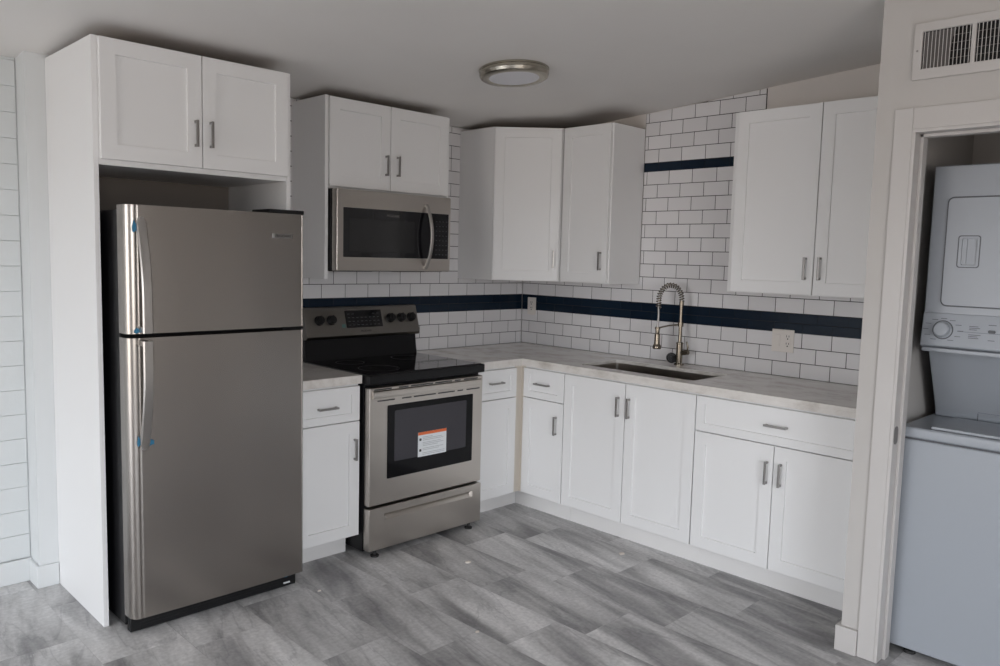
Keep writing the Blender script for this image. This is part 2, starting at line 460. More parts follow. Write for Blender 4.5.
def baseboards():
    b = B(); box(b, XL, XA-.0005, .110, .1225, 0, .105, .004)
    struct('baseboard_left', b, M['wallcool'])
    b = B(); box(b, XA-.013, -2.9395, -.013, -.0005, 0, .10, .004); box(b, XA-.013, XA, -.0005, .108, 0, .10, .003)
    struct('baseboard_back', b, M['wallcool'])
baseboards()

# ------------------------------------------------------------------ tiled walls
RP, NP = .0775, .05           # white and navy course heights
def courses(z0, ztop, band2=True):
    """(z, height, is_navy, offset parity)"""
    out = []; z = z0
    seq = [0]*3 + [1]*2 + [0]*10 + [1] + [0]*12
    par = [0, 1, 0, 0, 1, 0, 1, 0, 1, 0, 1, 0, 1, 0, 1, 0, 0, 1, 0, 1, 0, 1, 0, 1]
    if not band2: seq[15] = 0
    for k, nv in enumerate(seq):
        h = NP if nv else RP
        if z > ztop: break
        out.append((z, h, nv, par[k % len(par)])); z += h
    return out
TG, TT = .0036, .0075           # grout gap, tile thickness
def tile_field(wall, along, fields, off0, off1, band2=True):
    """fields: (s0, s1, z0, ztop(s)) in metres from the corner; along 'A' (y=0) or 'B' (x=0)"""
    white, navy = B(), B(); bed = B()
    lw = None
    def put(bm, s0, s1, z0, z1a, z1b):
        t = B(); e = .0007; d0, d1 = 0.0005, TT
        def P(s, d, z): return (-s, -d, z) if along == 'A' else (-d, -s, z)
        a = [t.verts.new(P(s, d0, z)) for s, z in ((s0, z0), (s1, z0), (s1, z1b), (s0, z1a))]
        m = [t.verts.new(P(s, d1-e*.6, z)) for s, z in ((s0, z0), (s1, z0), (s1, z1b), (s0, z1a))]
        f = [t.verts.new(P(s, d1, z)) for s, z in ((s0+e, z0+e), (s1-e, z0+e), (s1-e, z1b-e), (s0+e, z1a-e))]
        for i in range(4):
            j = (i+1) % 4
            t.faces.new((a[i], a[j], m[j], m[i])); t.faces.new((m[i], m[j], f[j], f[i]))
        t.faces.new(f); lay = t.loops.layers.float_color.new('tile'); r = random.random()
        for fc in t.faces:
            for lp in fc.loops: lp[lay] = (r, r, r, 1)
        bmesh.ops.recalc_face_normals(t, faces=t.faces)
        merge(bm, t)
    for s0, s1, zb, zt in fields:
        for z, h, nv, par in courses(.9145, 2.6, band2):
            za = max(z, zb); W = .154
            off = off1 if par else off0
            k = math.floor((s0-off)/W); s = off + k*W
            while s < s1:
                a = max(s, s0) + TG/2; c = min(s+W, s1) - TG/2
                ta, tb = min(z+h-TG/2, zt(a)), min(z+h-TG/2, zt(c))
                if c-a > .008 and max(ta, tb) - za > .012:
                    g = .0004 if nv else TG/2
                    if nv: a, c = max(s, s0)+.0006, min(s+W, s1)-.0006
                    put(navy if nv else white, a, c, za+g, max(ta, za+.005), max(tb, za+.005))
                s += W
        t = B()
        n = 2
        P = (lambda s, d, z: (-s, -d, z)) if along == 'A' else (lambda s, d, z: (-d, -s, z))
        v = [t.verts.new(P(s, d, z)) for d in (.0003, TT-.0012) for s, z in ((s0, zb), (s1, zb), (s1, zt(s1)), (s0, zt(s0)))]
        for f in ((0,1,2,3),(4,5,6,7),(0,1,5,4),(1,2,6,5),(2,3,7,6),(3,0,4,7)): t.faces.new([v[i] for i in f])
        bmesh.ops.recalc_face_normals(t, faces=t.faces); merge(bed, t)
    obj('grout_bed', bed, M['grout'], wall)
    obj('white_subway_tile', white, M['tile'], wall, smooth=12, wn=False); obj('navy_tile_band', navy, M['navy'], wall, smooth=12, wn=False)
cA = lambda s: CZ0 - .004
cB = lambda s: ceil_z(-s) - .004
tile_field(wall_back, 'A', [(.009, 2.112, .9145, cA)], .062, .139, False)
tile_field(wall_right, 'B', [(.009, 2.622, .9145, lambda s: 1.4015), (.978, 1.733, 1.4015, cB)], 0, .077)

# ------------------------------------------------------------------ cabinets
def shaker(bm, x0, x1, z0, z1, yf, stile=.058, rail=None, t=.019, dep=.0075):
    """five-piece door: front face at y = yf, facing -y"""
    rail = rail or stile; q = B()
    def loop(ix, iz, y): return [q.verts.new(p) for p in ((x0+ix, y, z0+iz), (x1-ix, y, z0+iz), (x1-ix, y, z1-iz), (x0+ix, y, z1-iz))]
    e = .0014
    L = [loop(0, 0, yf+t), loop(0, 0, yf+e), loop(e, e, yf), loop(stile, rail, yf), loop(stile+.0015, rail+.0015, yf+dep)]
    q.faces.new(L[0])
    for a, b in zip(L, L[1:]):
        for i in range(4): q.faces.new((a[i], a[(i+1) % 4], b[(i+1) % 4], b[i]))
    q.faces.new(L[-1])
    bmesh.ops.recalc_face_normals(q, faces=q.faces); merge(bm, q); return bm
def pull(parent, x, z, yf, horiz=False, L=.106):
    b = B(); h = L/2
    if horiz:
        box(b, x-h, x+h, yf-.026, yf-.019, z-.005, z+.005, .001)
        for s in (-1, 1): box(b, x+s*(h-.006)-.005, x+s*(h-.006)+.005, yf-.020, yf-.0004, z-.0045, z+.0045)
    else:
        box(b, x-.005, x+.005, yf-.026, yf-.019, z-h, z+h, .001)
        for s in (-1, 1): box(b, x-.0045, x+.0045, yf-.020, yf-.0004, z+s*(h-.006)-.005, z+s*(h-.006)+.005)
    return obj('handle', b, M['pull'], parent)
YF = -.0205                       # door front, in front of the carcass at local y = 0
def door(root, x0, x1, z0, z1, hx, hz, stile=.058):
    d = obj('door', shaker(B(), x0, x1, z0, z1, YF, stile), M['cab'], root)
    pull(d, hx, hz, YF); return d
def drawer(root, x0, x1, z0, z1, hx, hz):
    d = obj('drawer', shaker(B(), x0, x1, z0, z1, YF, .045, .038), M['cab'], root)
    pull(d, hx, hz, YF, True); return d
RB = -PI/2                        # cabinets on the right-hand wall face -x
ZDB, ZDT, ZS = .117, .860, .689   # door bottom, drawer top, seam between drawer and door
def carcass(root, w, d, z0, z1, x0=0, hollow=False):
    b = B(); e = .0006
    if not hollow: box(b, x0+e, w-e, 0, d, z0, z1, .001, 1)
    else:
        box(b, x0+e, x0+.018, 0, d, z0, z1); box(b, w-.018, w-e, 0, d, z0, z1); box(b, x0+.018, w-.018, .0, d, z0, z0+.018)
        box(b, x0+.018, w-.018, 0, .018, z0+.018, z1-.25); box(b, x0+.018, w-.018, d-.006, d, z0+.018, z1)
        box(b, x0+.018, w-.018, 0, .018, z1-.04, z1)
    return obj('carcass', b, M['cab'], root)
def darkening_board(root, b, W=False):
    o = obj('darkening_board', b, M['topboard'], root, W=W); o['label'] = 'brown board added on top to darken the crevice above'; return o
def toe(root, x0, x1, y, z1=.1155):
    return obj('toe_kick', box(B(), x0, x1, y, y+.012, 0, z1), M['trimw'], root)

BX = -.6085                       # carcass front of the right-hand run (door front at -.629)
AY = -.5965                       # carcass front of the back run (door front at -.617)
# narrow base cabinet between refrigerator and range
r = thing('base_cabinet', 'narrow white base cabinet between the refrigerator and the range', 'cabinet', (-2.113, AY, 0))
carcass(r, .350, .586, .112, .8725)
drawer(r, .003, .347, .692, ZDT, .162, .769); door(r, .003, .347, ZDB, ZS-.002, .347-.030, .551)
toe(r, .002, .345, .092)
# base cabinet right of the range, running into the corner
r = thing('base_cabinet', 'white base cabinet in the corner just right of the range', 'cabinet', (-.985, AY, 0))
carcass(r, .3755, .586, .112, .8725)
drawer(r, .004, .313, .692, ZDT, .985-.843, .785); d = obj('door', shaker(B(), .004, .313, ZDB, ZS-.002, YF), M['cab'], r)
toe(r, .002, .985-.5375, .092)
f = obj('corner_filler', box(box(B(), .316, .3755, -.0035, -.0003, .112, .8725), .3728, .3762, -.0214, -.0003, .112, .8725), M['cabedge'], r); f['label'] = 'cream filler strip in the inner corner'
# one-drawer one-door unit on the sink wall
r = thing('base_cabinet', 'small white one-door base cabinet left of the sink cabinet', 'cabinet', (BX, -.618, 0), RB)
carcass(r, .325, .598, .112, .8725)
f = obj('corner_filler', box(B(), .0008, .012, -.0035, -.0003, .112, .8725), M['cabedge'], r)
drawer(r, .013, .3225, .692, ZDT, .783-.618, .778); door(r, .013, .3225, ZDB, ZS-.002, .893-.618, .558)
toe(r, -.1125, .324, .072)
# sink base
r = thing('sink_cabinet', 'white two-door base cabinet under the sink, no drawer front', 'cabinet', (BX, -.9432, 0), RB)
carcass(r, .8364, .598, .112, .8725, hollow=True)
door(r, .003, .4165, ZDB, ZDT, .4188-.040, .734); door(r, .421, .8335, ZDB, ZDT, .4188+.028, .735)
toe(r, .0, .836, .072)
# drawer base at the right end
r = thing('base_cabinet', 'white two-door base cabinet with one wide drawer at the door frame', 'cabinet', (BX, -1.7798, 0), RB)
carcass(r, .842, .598, .112, .8725)
drawer(r, .003, .810, .692, ZDT, .413, .778)
door(r, .003, .405, ZDB, ZS-.002, .379, .562); door(r, .409, .810, ZDB, ZS-.002, .445, .562)
toe(r, .0, .8275, .072)
# cabinet over the refrigerator with its tall side panels
ZT = 2.279
r = thing('refrigerator_cabinet', 'tall white refrigerator surround with two-door cabinet on top', 'cabinet', (-2.9313, -.571, 0))
for xa in (-.007, .7953):
    obj('side_panel', box(B(), xa, xa+.019, 0, .5695 if xa < .1 else .561, 0, ZT, .001), M['cab'], r)
b = B(); box(b, .0125, .7948, 0, .561, 1.808, ZT-.001, .001)
obj('carcass', b, M['cab'], r)
darkening_board(r, box(B(), .0205, .794, .003, .559, ZT-.001, ZT+.001))
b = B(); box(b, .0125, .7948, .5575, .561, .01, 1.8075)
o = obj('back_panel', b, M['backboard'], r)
door(r, .0150, .4035, 1.829, 2.275, .3755, 1.963); door(r, .4075, .792, 1.829, 2.275, .4385, 1.965)
# microwave cabinet
r = thing('wall_cabinet', 'white two-door wall cabinet directly above the microwave', 'cabinet', (-1.785, -.3175, 0))
b = B(); box(b, .0195, .809, 0, .308, 1.8215, 2.273, .001); obj('carcass', b, M['cab'], r)
darkening_board(r, box(B(), .021, .808, .003, .306, 2.273, 2.275))
obj('side_panel', box(B(), 0, .019, -.010, .308, 1.3665, 2.274, .001), M['cab'], r)
obj('side_panel', box(B(), .797, .8105, -.010, -.0003, 1.812, 2.270, .001), M['cab'], r)
door(r, .0215, .393, 1.832, 2.270, .364, 1.961); door(r, .397, .794, 1.832, 2.270, .439, 1.963)
# diagonal corner wall cabinet
b = B(); D = .3145
poly = [(-.0095, -.0095), (-.608, -.0095), (-.608, -D), (-D, -.608), (-.0095, -.608)]
q = 1/math.sqrt(2)
r = thing('corner_wall_cabinet', 'white diagonal corner wall cabinet with one angled door', 'cabinet', (-.608, -D, 0), -PI/4)
prism(b, poly, 1.3585, 2.272); obj('carcass', b, M['cab'], r, W=True)
b = B(); prism(b, [(-.012, -.012), (-.605, -.012), (-.605, -D+.002), (-D+.002, -.605), (-.012, -.605)], 2.272, 2.274); darkening_board(r, b, True)
dl = (.608-D)*math.sqrt(2)
door(r, .006, dl-.012, 1.362, 2.269, dl-.044, 1.492)
# narrow wall cabinet beside it
r = thing('wall_cabinet', 'narrow one-door white wall cabinet right of the diagonal corner one', 'cabinet', (-.3075, -.6125, 0), RB)
carcass(r, .3665, .297, 1.3585, 2.272)
darkening_board(r, box(B(), .003, .3635, .003, .295, 2.272, 2.274))
door(r, .012, .356, 1.362, 2.269, .317, 1.490)
# wall cabinet at the right end
r = thing('wall_cabinet', 'wide two-door white wall cabinet at the right end over the outlet', 'cabinet', (-.3045, -1.729, 0), RB)
carcass(r, .8935, .294, 1.354, 2.243)
door(r, .028, .4475, 1.358, 2.240, .4125, 1.481); door(r, .4515, .858, 1.358, 2.240, .4815, 1.482)

# ------------------------------------------------------------------ worktops, sink, tap
b = B(); box(b, -2.1135, -1.7625, -.6316, -.0085, .873, .914)
tag(obj('countertop', b, M['quartz'], bev=.002), 'short quartz worktop piece between refrigerator and range', 'countertop')
SK = dict(x0=-.548, x1=-.205, y0=-1.708, y1=-.985)
b = B()
prism(b, [(-.9845, -.0085), (-.9845, -.6316), (-.646, -.6316), (-.646, PY+.001), (-.0085, PY+.001), (-.0085, -.0085)], .896, .914,
      holes=[rrect(SK['x0'], SK['x1'], SK['y0'], SK['y1'], .018)])
prism(b, [(-.9845, -.0085), (-.9845, -.6316), (-.646, -.6316), (-.646, PY+.001), (-.612, PY+.001), (-.612, -.5976), (-.9505, -.5976), (-.9505, -.0085)], .873, .8962)
tag(obj('countertop', b, M['quartz'], bev=.0012), 'long L-shaped quartz worktop around the corner with the sink', 'countertop')
def sink():
    s = SK; b = B(); o = .006
    t = thing('kitchen_sink', 'rectangular stainless undermount sink set in the long worktop', 'sink', ((s['x0']+s['x1'])/2, (s['y0']+s['y1'])/2, .68))
    def ring(g, z, rr): return [(x, y, z) for x, y in rrect(s['x0']-g, s['x1']+g, s['y0']-g, s['y1']+g, rr)]
    rings = [ring(.025, .8955, .04), ring(o, .8955, .02), ring(o, .71, .02), ring(o-.018, .692, .014), ring(-.05, .690, .01)]
    q = B(); R = [[q.verts.new(p) for p in rr] for rr in rings]; n = len(R[0])
    for a, c in zip(R, R[1:]):
        for i in range(n): q.faces.new((a[i], a[(i+1) % n], c[(i+1) % n], c[i]))
    q.faces.new(R[-1]); merge(b, q)
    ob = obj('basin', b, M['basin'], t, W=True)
    md = ob.modifiers.new('sheet', 'SOLIDIFY'); md.thickness = .0012; md.offset = -1
    ob.modifiers.move(1, 0)
    lathe(b2 := B(), [(.0, .6905), (.028, .6908), (.044, .6925), (.045, .6905)], Matrix.Translation((-.376, -1.346, .0)), 24)
    obj('drain', b2, M['nickel'], t, W=True)
sink()

def faucet():
    fx, fy = -.095, -1.335
    hx, hy = -.185, -1.243            # where the spray head hangs
    t = thing('faucet', 'tall spring-neck brushed nickel faucet behind the sink', 'faucet', (fx, fy, .914))
    T = Matrix.Translation((fx, fy, .9145))
    b = B(); lathe(b, [(0, 0), (.028, 0), (.028, .006), (.021, .010), (.0185, .012), (.0185, .118), (.0205, .12), (.0205, .126), (.015, .13), (0, .13)], T, 28)
    obj('body', b, M['brass'], t, W=True)
    b = B(); tube(b, [(fx, fy, 1.044), (fx, fy, 1.272)], .0105, 16); lathe(b, [(0, 1.255), (.0135, 1.255), (.0135, 1.278), (0, 1.28)], Matrix.Translation((fx, fy, 0)), 20)
    obj('riser_pipe', b, M['brass'], t, W=True)
    # inner hose: over the arch and down to the head
    mid = Vector(((fx+hx)/2, (fy+hy)/2, 0)); half = Vector((fx-hx, fy-hy, 0))/2; R = half.length
    path = [Vector((fx, fy, 1.275))]
    top = 1.283
    for k in range(0, 25):
        a = PI*k/24
        path.append(mid + half*math.cos(a) + Vector((0, 0, top + .082*math.sin(a))))
    spring = list(path)
    path += [Vector((hx, hy, 1.24)), Vector((hx+.004, hy+.0, 1.20)), Vector((hx+.002, hy, 1.16)), Vector((hx, hy, 1.12))]
    b = B(); tube(b, path, .0062, 12); obj('hose', b, M['pull'], t, W=True)
    spring += [Vector((hx, hy, 1.262)), Vector((hx, hy, 1.235))]
    # coil along the arch
    seg = []; n = len(spring)
    acc = [0]
    for i in range(1, n): acc.append(acc[-1] + (spring[i]-spring[i-1]).length)
    turns = int(acc[-1]/.0135); N = turns*12; coil = []; side = Vector((half.y, -half.x, 0)).normalized()
    for k in range(N+1):
        d = acc[-1]*k/N; i = 1
        while i < n-1 and acc[i] < d: i += 1
        u = (d-acc[i-1])/(acc[i]-acc[i-1]); p = spring[i-1].lerp(spring[i], u)
        tg = (spring[min(i+1, n-1)]-spring[max(i-2, 0)]).normalized(); nn = tg.cross(side).normalized()
        a = 2*PI*turns*k/N
        coil.append(p + .0135*(math.cos(a)*side + math.sin(a)*nn))
    b = B(); tube(b, coil, .0032, 6); obj('spring_coil', b, M['brass'], t, W=True)
    b = B(); H = Matrix.Translation((hx, hy, 0))
    lathe(b, [(0, 1.128), (.010, 1.128), (.0125, 1.122), (.0125, 1.096), (.0115, 1.094), (.0115, 1.090), (.0155, 1.087), (.017, 1.03), (.0235, 1.022), (.0245, 1.008), (.022, 1.003), (0, 1.003)], H, 28)
    obj('spray_head', b, M['brass'], t, W=True)
    b = B(); dv = Vector((hx-fx, hy-fy, 0)); L = dv.length; dv.normalize()
    ap = [Vector((fx, fy, 1.145)), Vector((fx, fy, 1.145))+dv*(L*.5)+Vector((0, 0, -.008)), Vector((hx, hy, 1.122))]
    tube(b, ap, .0045, 10)
    lathe(b, [(.0108, 1.133), (.016, 1.133), (.016, 1.157), (.0108, 1.157)], Matrix.Translation((fx, fy, 0)), 24)
    lathe(b, [(.0127, 1.115), (.0155, 1.115), (.0155, 1.127), (.0127, 1.127)], H, 24)
    obj('support_arm', b, M['brass'], t, W=True)
    # lever on the right-hand side
    b = B(); tube(b, [(fx, fy-.016, .985), (fx, fy-.058, .992)], [.0135, .0135], 16)
    obj('lever_hub', b, M['brass'], t, W=True)
    b = B(); tube(b, [(fx-.002, fy-.052, .995), (fx-.004, fy-.056, 1.02), (fx-.004, fy-.047, 1.053)], [.005, .0045, .004], 10)
    obj('lever', b, M['brass'], t, W=True)
    # round dark fitting low on the left
    MX = Matrix.Translation((fx-.012, fy+.048, .951)) @ Matrix.Rotation(math.radians(-55), 4, 'Z') @ Matrix.Rotation(-PI/2, 4, 'X')
    MX = Matrix.Translation((fx-.005, fy+.047, .951)) @ Vector((-.72, -.69, 0)).to_track_quat('Z', 'Y').to_matrix().to_4x4()
    b = B(); lathe(b, [(0, -.012), (.026, -.012), (.0295, -.008), (.0295, .010), (.027, .013), (.021, .0135), (.020, .010), (.010, .010), (.009, .014), (0, .0145)], MX, 32)
    box(b, fx-.012, fx+.008, fy+.016, fy+.05, .930, .965)
    o = obj('side_fitting', b, M['blackplastic'], t, W=True); o['label'] = 'round dark fitting on the faucet base'
faucet()

# ------------------------------------------------------------------ outlets
def plate(name, label, cat, y0, y1, z0, z1):
    t = thing(name, label, cat, (-.0078, (y0+y1)/2, z0))
    b = B(); box(b, -.0135, -.0078, y0, y1, z0, z1, .002); obj('cover_plate', b, M['plate'], t, W=True)
    return t
def receptacle(t, y, z, w=.034, h=.068):
    b = B(); box(b, -.0155, -.0133, y-w/2, y+w/2, z-h/2, z+h/2, .0012)
    rc = obj('receptacle', b, M['plate'], t, W=True)
    b = B()
    for dz in (-.019, .019):
        for dy in (-.0065, .0065): box(b, -.0158, -.0150, y+dy-.0016, y+dy+.0016, z+dz+.001, z+dz+.011)
        box(b, -.0158, -.0150, y-.0032, y+.0032, z+dz-.011, z+dz-.004)
    o = obj('outlet_slots', b, M['ink'], rc, W=True)
t = plate('wall_outlet', 'white duplex outlet near the corner on the navy tile band', 'outlet', -.140, -.066, 1.112, 1.230); receptacle(t, -.103, 1.173)
t = plate('outlet_and_switch_plate', 'double white plate with rocker switch and outlet, below the right wall cabinet', 'outlet', -1.962, -1.842, 1.042, 1.160)
receptacle(t, -1.930, 1.101)
b = B(); box(b, -.0162, -.0133, -1.889, -1.857, 1.070, 1.132, .0015); obj('rocker_switch', b, M['plate'], t, W=True)

# ------------------------------------------------------------------ refrigerator
def fridge():
    x0, x1 = -2.896, -2.152; yb, yd = -.06, -.672; yf = -.762
    t = thing('refrigerator', 'top-freezer stainless steel refrigerator in the white surround', 'refrigerator', ((x0+x1)/2, -.4, 0))
    b = B(); box(b, x0+.004, x1-.004, yb, yd, .03, 1.640, .004); obj('body', b, M['black'], t, W=True)
    b = B(); box(b, x0+.012, x1-.012, yd+.006, -.700, .006, .075, .004)
    for k in range(4): box(b, x0+.05, x1-.05, -.7012, -.699, .020+.012*k, .026+.012*k)
    obj('base_grille', b, M['blackplastic'], t, W=True)
    for sx in (x0+.06, x1-.06):
        for sy in (yb-.06, yd+.05):
            b = B(); lathe(b, [(0, 0), (.018, 0), (.018, .02), (.008, .022), (.008, .032), (0, .032)], Matrix.Translation((sx, sy, 0)), 16)
            obj('leveling_foot', b, M['rubber'], t, W=True)
    def section():
        # door plan: rounded contour edges, slightly crowned front
        half = [(0, yd-.006), (0, yf+.044)]
        for k in range(1, 13):
            a = PI/2*k/12; half.append((.034*(1-math.cos(a)), yf+.044 - .040*math.sin(a)))
        half += [(.037, yf+.0062), (.0405, yf+.0060), (.043, yf+.0035), (.048, yf+.0030)]
        p = [(x0+a, y) for a, y in half]
        for k in range(1, 12):
            u = k/12; p.append((x0+.048 + (x1-x0-.0696)*u, yf+.0030 - .0045*4*u*(1-u)))
        p += [(x1-.45*a, y) for a, y in reversed(half)]
        return p
    sec = section()
    doors = []
    for nm, z0, z1 in (('freezer_door', 1.179, 1.657), ('fridge_door', .078, 1.164)):
        b = B(); prism(b, sec, z0, z1); d = obj(nm, b, M['steel'], t, W=True, bev=.0025, smooth=40); doors.append(d)
        b = B(); box(b, x0+.008, x1-.008, yd-.0055, yd+.002, z0+.006, z1-.006); obj('door_gasket', b, M['rubber'], d, W=True)
    # the hinge caps
    b = B(); box(b, x1-.165, x1-.002, -.752, -.60, 1.6575, 1.674, .003); obj('hinge_cover', b, M['blackplastic'], t, W=True)
    b = B(); box(b, x1-.10, x1-.002, -.745, yd, 1.1655, 1.1775, .001); obj('center_hinge', b, M['black'], t, W=True)
    # bowed bar handles, meeting at the split between the doors
    hx = -2.842; fy = yf-.001
    def handle(d, za, zb):
        pts = []; N = 22; ws = []
        for k in range(N+1):
            u = k/N; z = za + (zb-za)*u
            off = .004 + .050*math.sin(min(u/.72, 1)*PI/2)**1.1
            pts.append((hx, fy - off, z)); ws.append(.037*min(1, .45+ .55*math.sin(min(u/.07, 1)*PI/2)))
        b = B(); ribbon(b, pts, (1, 0, 0), ws, .012)
        e = pts[-1]
        box(b, hx-.013, hx+.013, e[1]+.004, yf+.004, min(zb, zb+(.022 if za > zb else -.022)), max(zb, zb+(.022 if za > zb else -.022)), .003)
        return obj('handle', b, M['grip'], d, W=True)
    h1 = handle(doors[0], 1.612, 1.186); h2 = handle(doors[1], .740, 1.157)
    # scraps of blue protective film
    def film(par, x, z, w, h, y):
        b = B(); pts = [(x + w*(.5-abs((k % 4)-1.5)*.12)*math.cos(k*PI/5), z + h*.5*(1-.25*(k % 3))*math.sin(k*PI/5)) for k in range(10)]
        prism(b, pts, -.001, .001, mtx=Matrix.Translation((0, y, 0)) @ Matrix.Rotation(PI/2, 4, 'X'))
        o = obj('blue_film', b, M['blue'], par, W=True); o['label'] = 'scrap of blue protective film'
    film(doors[0], hx-.022, 1.575, .022, .055, yf-.003); film(doors[0], hx-.018, 1.192, .03, .026, yf-.003)
    film(doors[1], hx-.020, .772, .016, .05, yf-.004); film(doors[1], hx+.024, .765, .032, .034, yf-.0045)
    film(t, x1-.055, .060, .045, .030, -.7035)
    b = B(); box(b, x1-.075, x1-.045, -.708, -.7025, .022, .028); o = obj('floor_clip', b, M['paper'], t, W=True); o['label'] = 'small white clip at the base corner'
    # badge
    b = B(); box(b, -2.311, -2.216, yf-.0015, yf+.004, 1.553, 1.574, .0006); bd = obj('badge', b, M['pull'], doors[0], W=True)
    b = B(); box(b, -2.309, -2.300, yf-.0026, yf-.0014, 1.555, 1.572); obj('badge_mark', b, M['chrome'], bd, W=True)
    lettering('badge_lettering', 'FRIGIDAIRE', .0145, FACE_A(-2.297, yf-.0019, 1.5585), M['ink'], bd)
fridge()

# ------------------------------------------------------------------ range
def range_():
    x0, x1 = -1.7515, -.9905; yf = -.672
    t = thing('electric_range', 'freestanding stainless electric range with black smooth cooktop', 'range', ((x0+x1)/2, -.35, 0))
    b = B(); box(b, x0, x1, -.045, -.628, .028, .868, .002)
    for k in range(3): box(b, x0-.0015, x0, -.10-.16*k, -.22-.16*k, .08, .80)
    obj('body', b, M['black'], t, W=True)
    for fx in (x0+.055, x1-.075):
        for fy in (-.655, -.12):
            b = B(); lathe(b, [(0, 0), (.021, 0), (.022, .008), (.009, .012), (.009, .05), (0, .05)], Matrix.Translation((fx, fy, 0)), 18)
            obj('leveling_foot', b, M['rubber'], t, W=True)
    # cooktop
    b = B(); box(b, x0-.004, x1+.005, -.048, -.676, .868, .9135, .006, 3)
    ct = obj('cooktop', b, M['black'], t, W=True)
    b = B(); box(b, x0+.008, x1-.008, -.10, -.660, .9133, .9170, .0015); obj('glass_top', b, M['glassblack'], ct, W=True)
    for cx, cy, rr in ((-1.57, -.50, .105), (-1.18, -.50, .085), (-1.57, -.24, .075), (-1.18, -.24, .095)):
        b = B(); lathe(b, [(rr-.0012, .9171), (rr, .9173), (rr+.0012, .9171)], Matrix.Translation((cx, cy, 0)), 48)
        obj('burner_ring', b, M['greyblack'], ct, W=True)
    # backguard: black riser, tilted steel control panel
    b = B(); prism(b, [(-.020, .914), (-.095, .914), (-.088, .95), (-.075, 1.04), (-.085, 1.052), (-.020, 1.052)], x0+.004, x1-.008,
                   mtx=Matrix(((0, 0, 1, 0), (1, 0, 0, 0), (0, 1, 0, 0), (0, 0, 0, 1))))
    bg = obj('backguard', b, M['black'], t, W=True)
    Y0, Z0, Y1, Z1 = -.108, 1.046, -.062, 1.197           # front of the control panel leans back
    b = B(); prism(b, [(-.018, 1.030), (-.098, 1.030), (Y0, Z0), (Y1, Z1), (-.05, 1.203), (-.018, 1.200)], x0-.001, x1+.004,
                   mtx=Matrix(((0, 0, 1, 0), (1, 0, 0, 0), (0, 1, 0, 0), (0, 0, 0, 1))))
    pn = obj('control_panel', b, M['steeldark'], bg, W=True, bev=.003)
    tilt = math.atan2(Y1-Y0, Z1-Z0)
    def on_panel(x, z):                                    # frame: X right, Y up the panel, Z out of it
        u = (z-Z0)/(Z1-Z0); y = Y0+(Y1-Y0)*u
        return Matrix.Translation((x, y, z)) @ Matrix.Rotation(PI/2 - tilt, 4, 'X')
    b = B(); prism(b, rrect(-.122, .122, -.049, .049, .004), -.001, .002, mtx=on_panel(-1.372, 1.133)); dp = obj('display', b, M['glassblack'], bg, W=True)
    b = B()
    for i in range(8):
        for j in range(4):
            if j == 3 and 2 <= i <= 5: continue
            box(b, -.100+.028*i-.007, -.100+.028*i+.007, -.034+.021*j-.0015, -.034+.021*j+.0015, .0019, .0024, mtx=on_panel(-1.372, 1.133))
    obj('key_marks', b, M['keyp'], bg, W=True)
    lettering('maker_lettering', 'FRIGIDAIRE', .014, on_panel(-1.405, 1.062) @ Matrix.Translation((0, 0, .0003)), M['ink'], bg)
    for kx in (-1.664, -1.588, -1.190, -1.113, -1.040):
        b = B(); mm = on_panel(kx, 1.131)
        lathe(b, [(0, 0), (.027, 0), (.027, .004), (.0235, .007), (.0225, .026), (.020, .029), (0, .029)], mm, 32)
        box(b, -.0045, .0045, -.0225, .0225, .020, .034, .002, mtx=mm)
        obj('knob', b, M['blackplastic'], bg, W=True)
    b = B(); prism(b, rrect(-.012, .012, -.010, .010, .004), -.0002, .0008, mtx=on_panel(-1.512, 1.098)); o = obj('sticker', b, M['teal'], bg, W=True); o['label'] = 'small teal sticker'
    # oven door, with the two slotted lines of the built-in pull
    dz0, dz1 = .262, .851
    b = B(); box(b, x0+.004, x1-.006, -.629, yf, dz0, dz1, .006, 3); dr = obj('oven_door', b, M['steelx'], t, W=True)
    b = B(); n = 24
    rings = []
    for k in range(n+1):
        u = k/n; x = x0+.02 + (x1-x0-.042)*u
        rings.append([(x, yf-.0005, .836), (x, yf-.010, .832), (x, yf-.013, .816), (x, yf-.010, .801), (x, yf-.0005, .797), (x, yf+.004, .816)])
    loft(b, rings); h = obj('handle', b, M['steelx'], dr, W=True)
    b = B(); xs = x0+.030
    for a, c in ((.0, .105), (.15, .21), (.225, .37), (.385, .50), (.52, .56), (.585, .685)):
        box(b, xs+a, xs+c, yf-.0006, yf+.002, .8375, .8445)
        box(b, xs+a+.02, min(xs+c+.02, x1-.03), yf-.0006, yf+.002, .781, .7875)
    obj('vent_slots', b, M['ink'], dr, W=True)
    b = B(); prism(b, rrect(-1.640, -1.070, .388, .757, .004), 0, .0035, mtx=Matrix(((1,0,0,0),(0,0,-1,yf+.001),(0,1,0,0),(0,0,0,1))))
    gl = obj('door_glass', b, M['ovenglass'], dr, W=True)
    b = B(); prism(b, rrect(-1.598, -1.118, .470, .727, .006), 0, .0012, mtx=Matrix(((1,0,0,0),(0,0,-1,yf-.0022),(0,1,0,0),(0,0,0,1))))
    obj('viewing_window', b, M['winglass'], dr, W=True)
    b = B(); box(b, -1.448, -1.258, yf-.0046, yf-.0034, .466, .594); lb = obj('warning_label', b, M['paper'], dr, W=True); lb['label'] = 'white warning label with an orange top band'
    return t, dr, lb, yf, x0, x1
M['greyblack'] = mat('burner_print', (.06, .06, .06), .3)
RT, RD, RL, RYF, RX0, RX1 = range_()
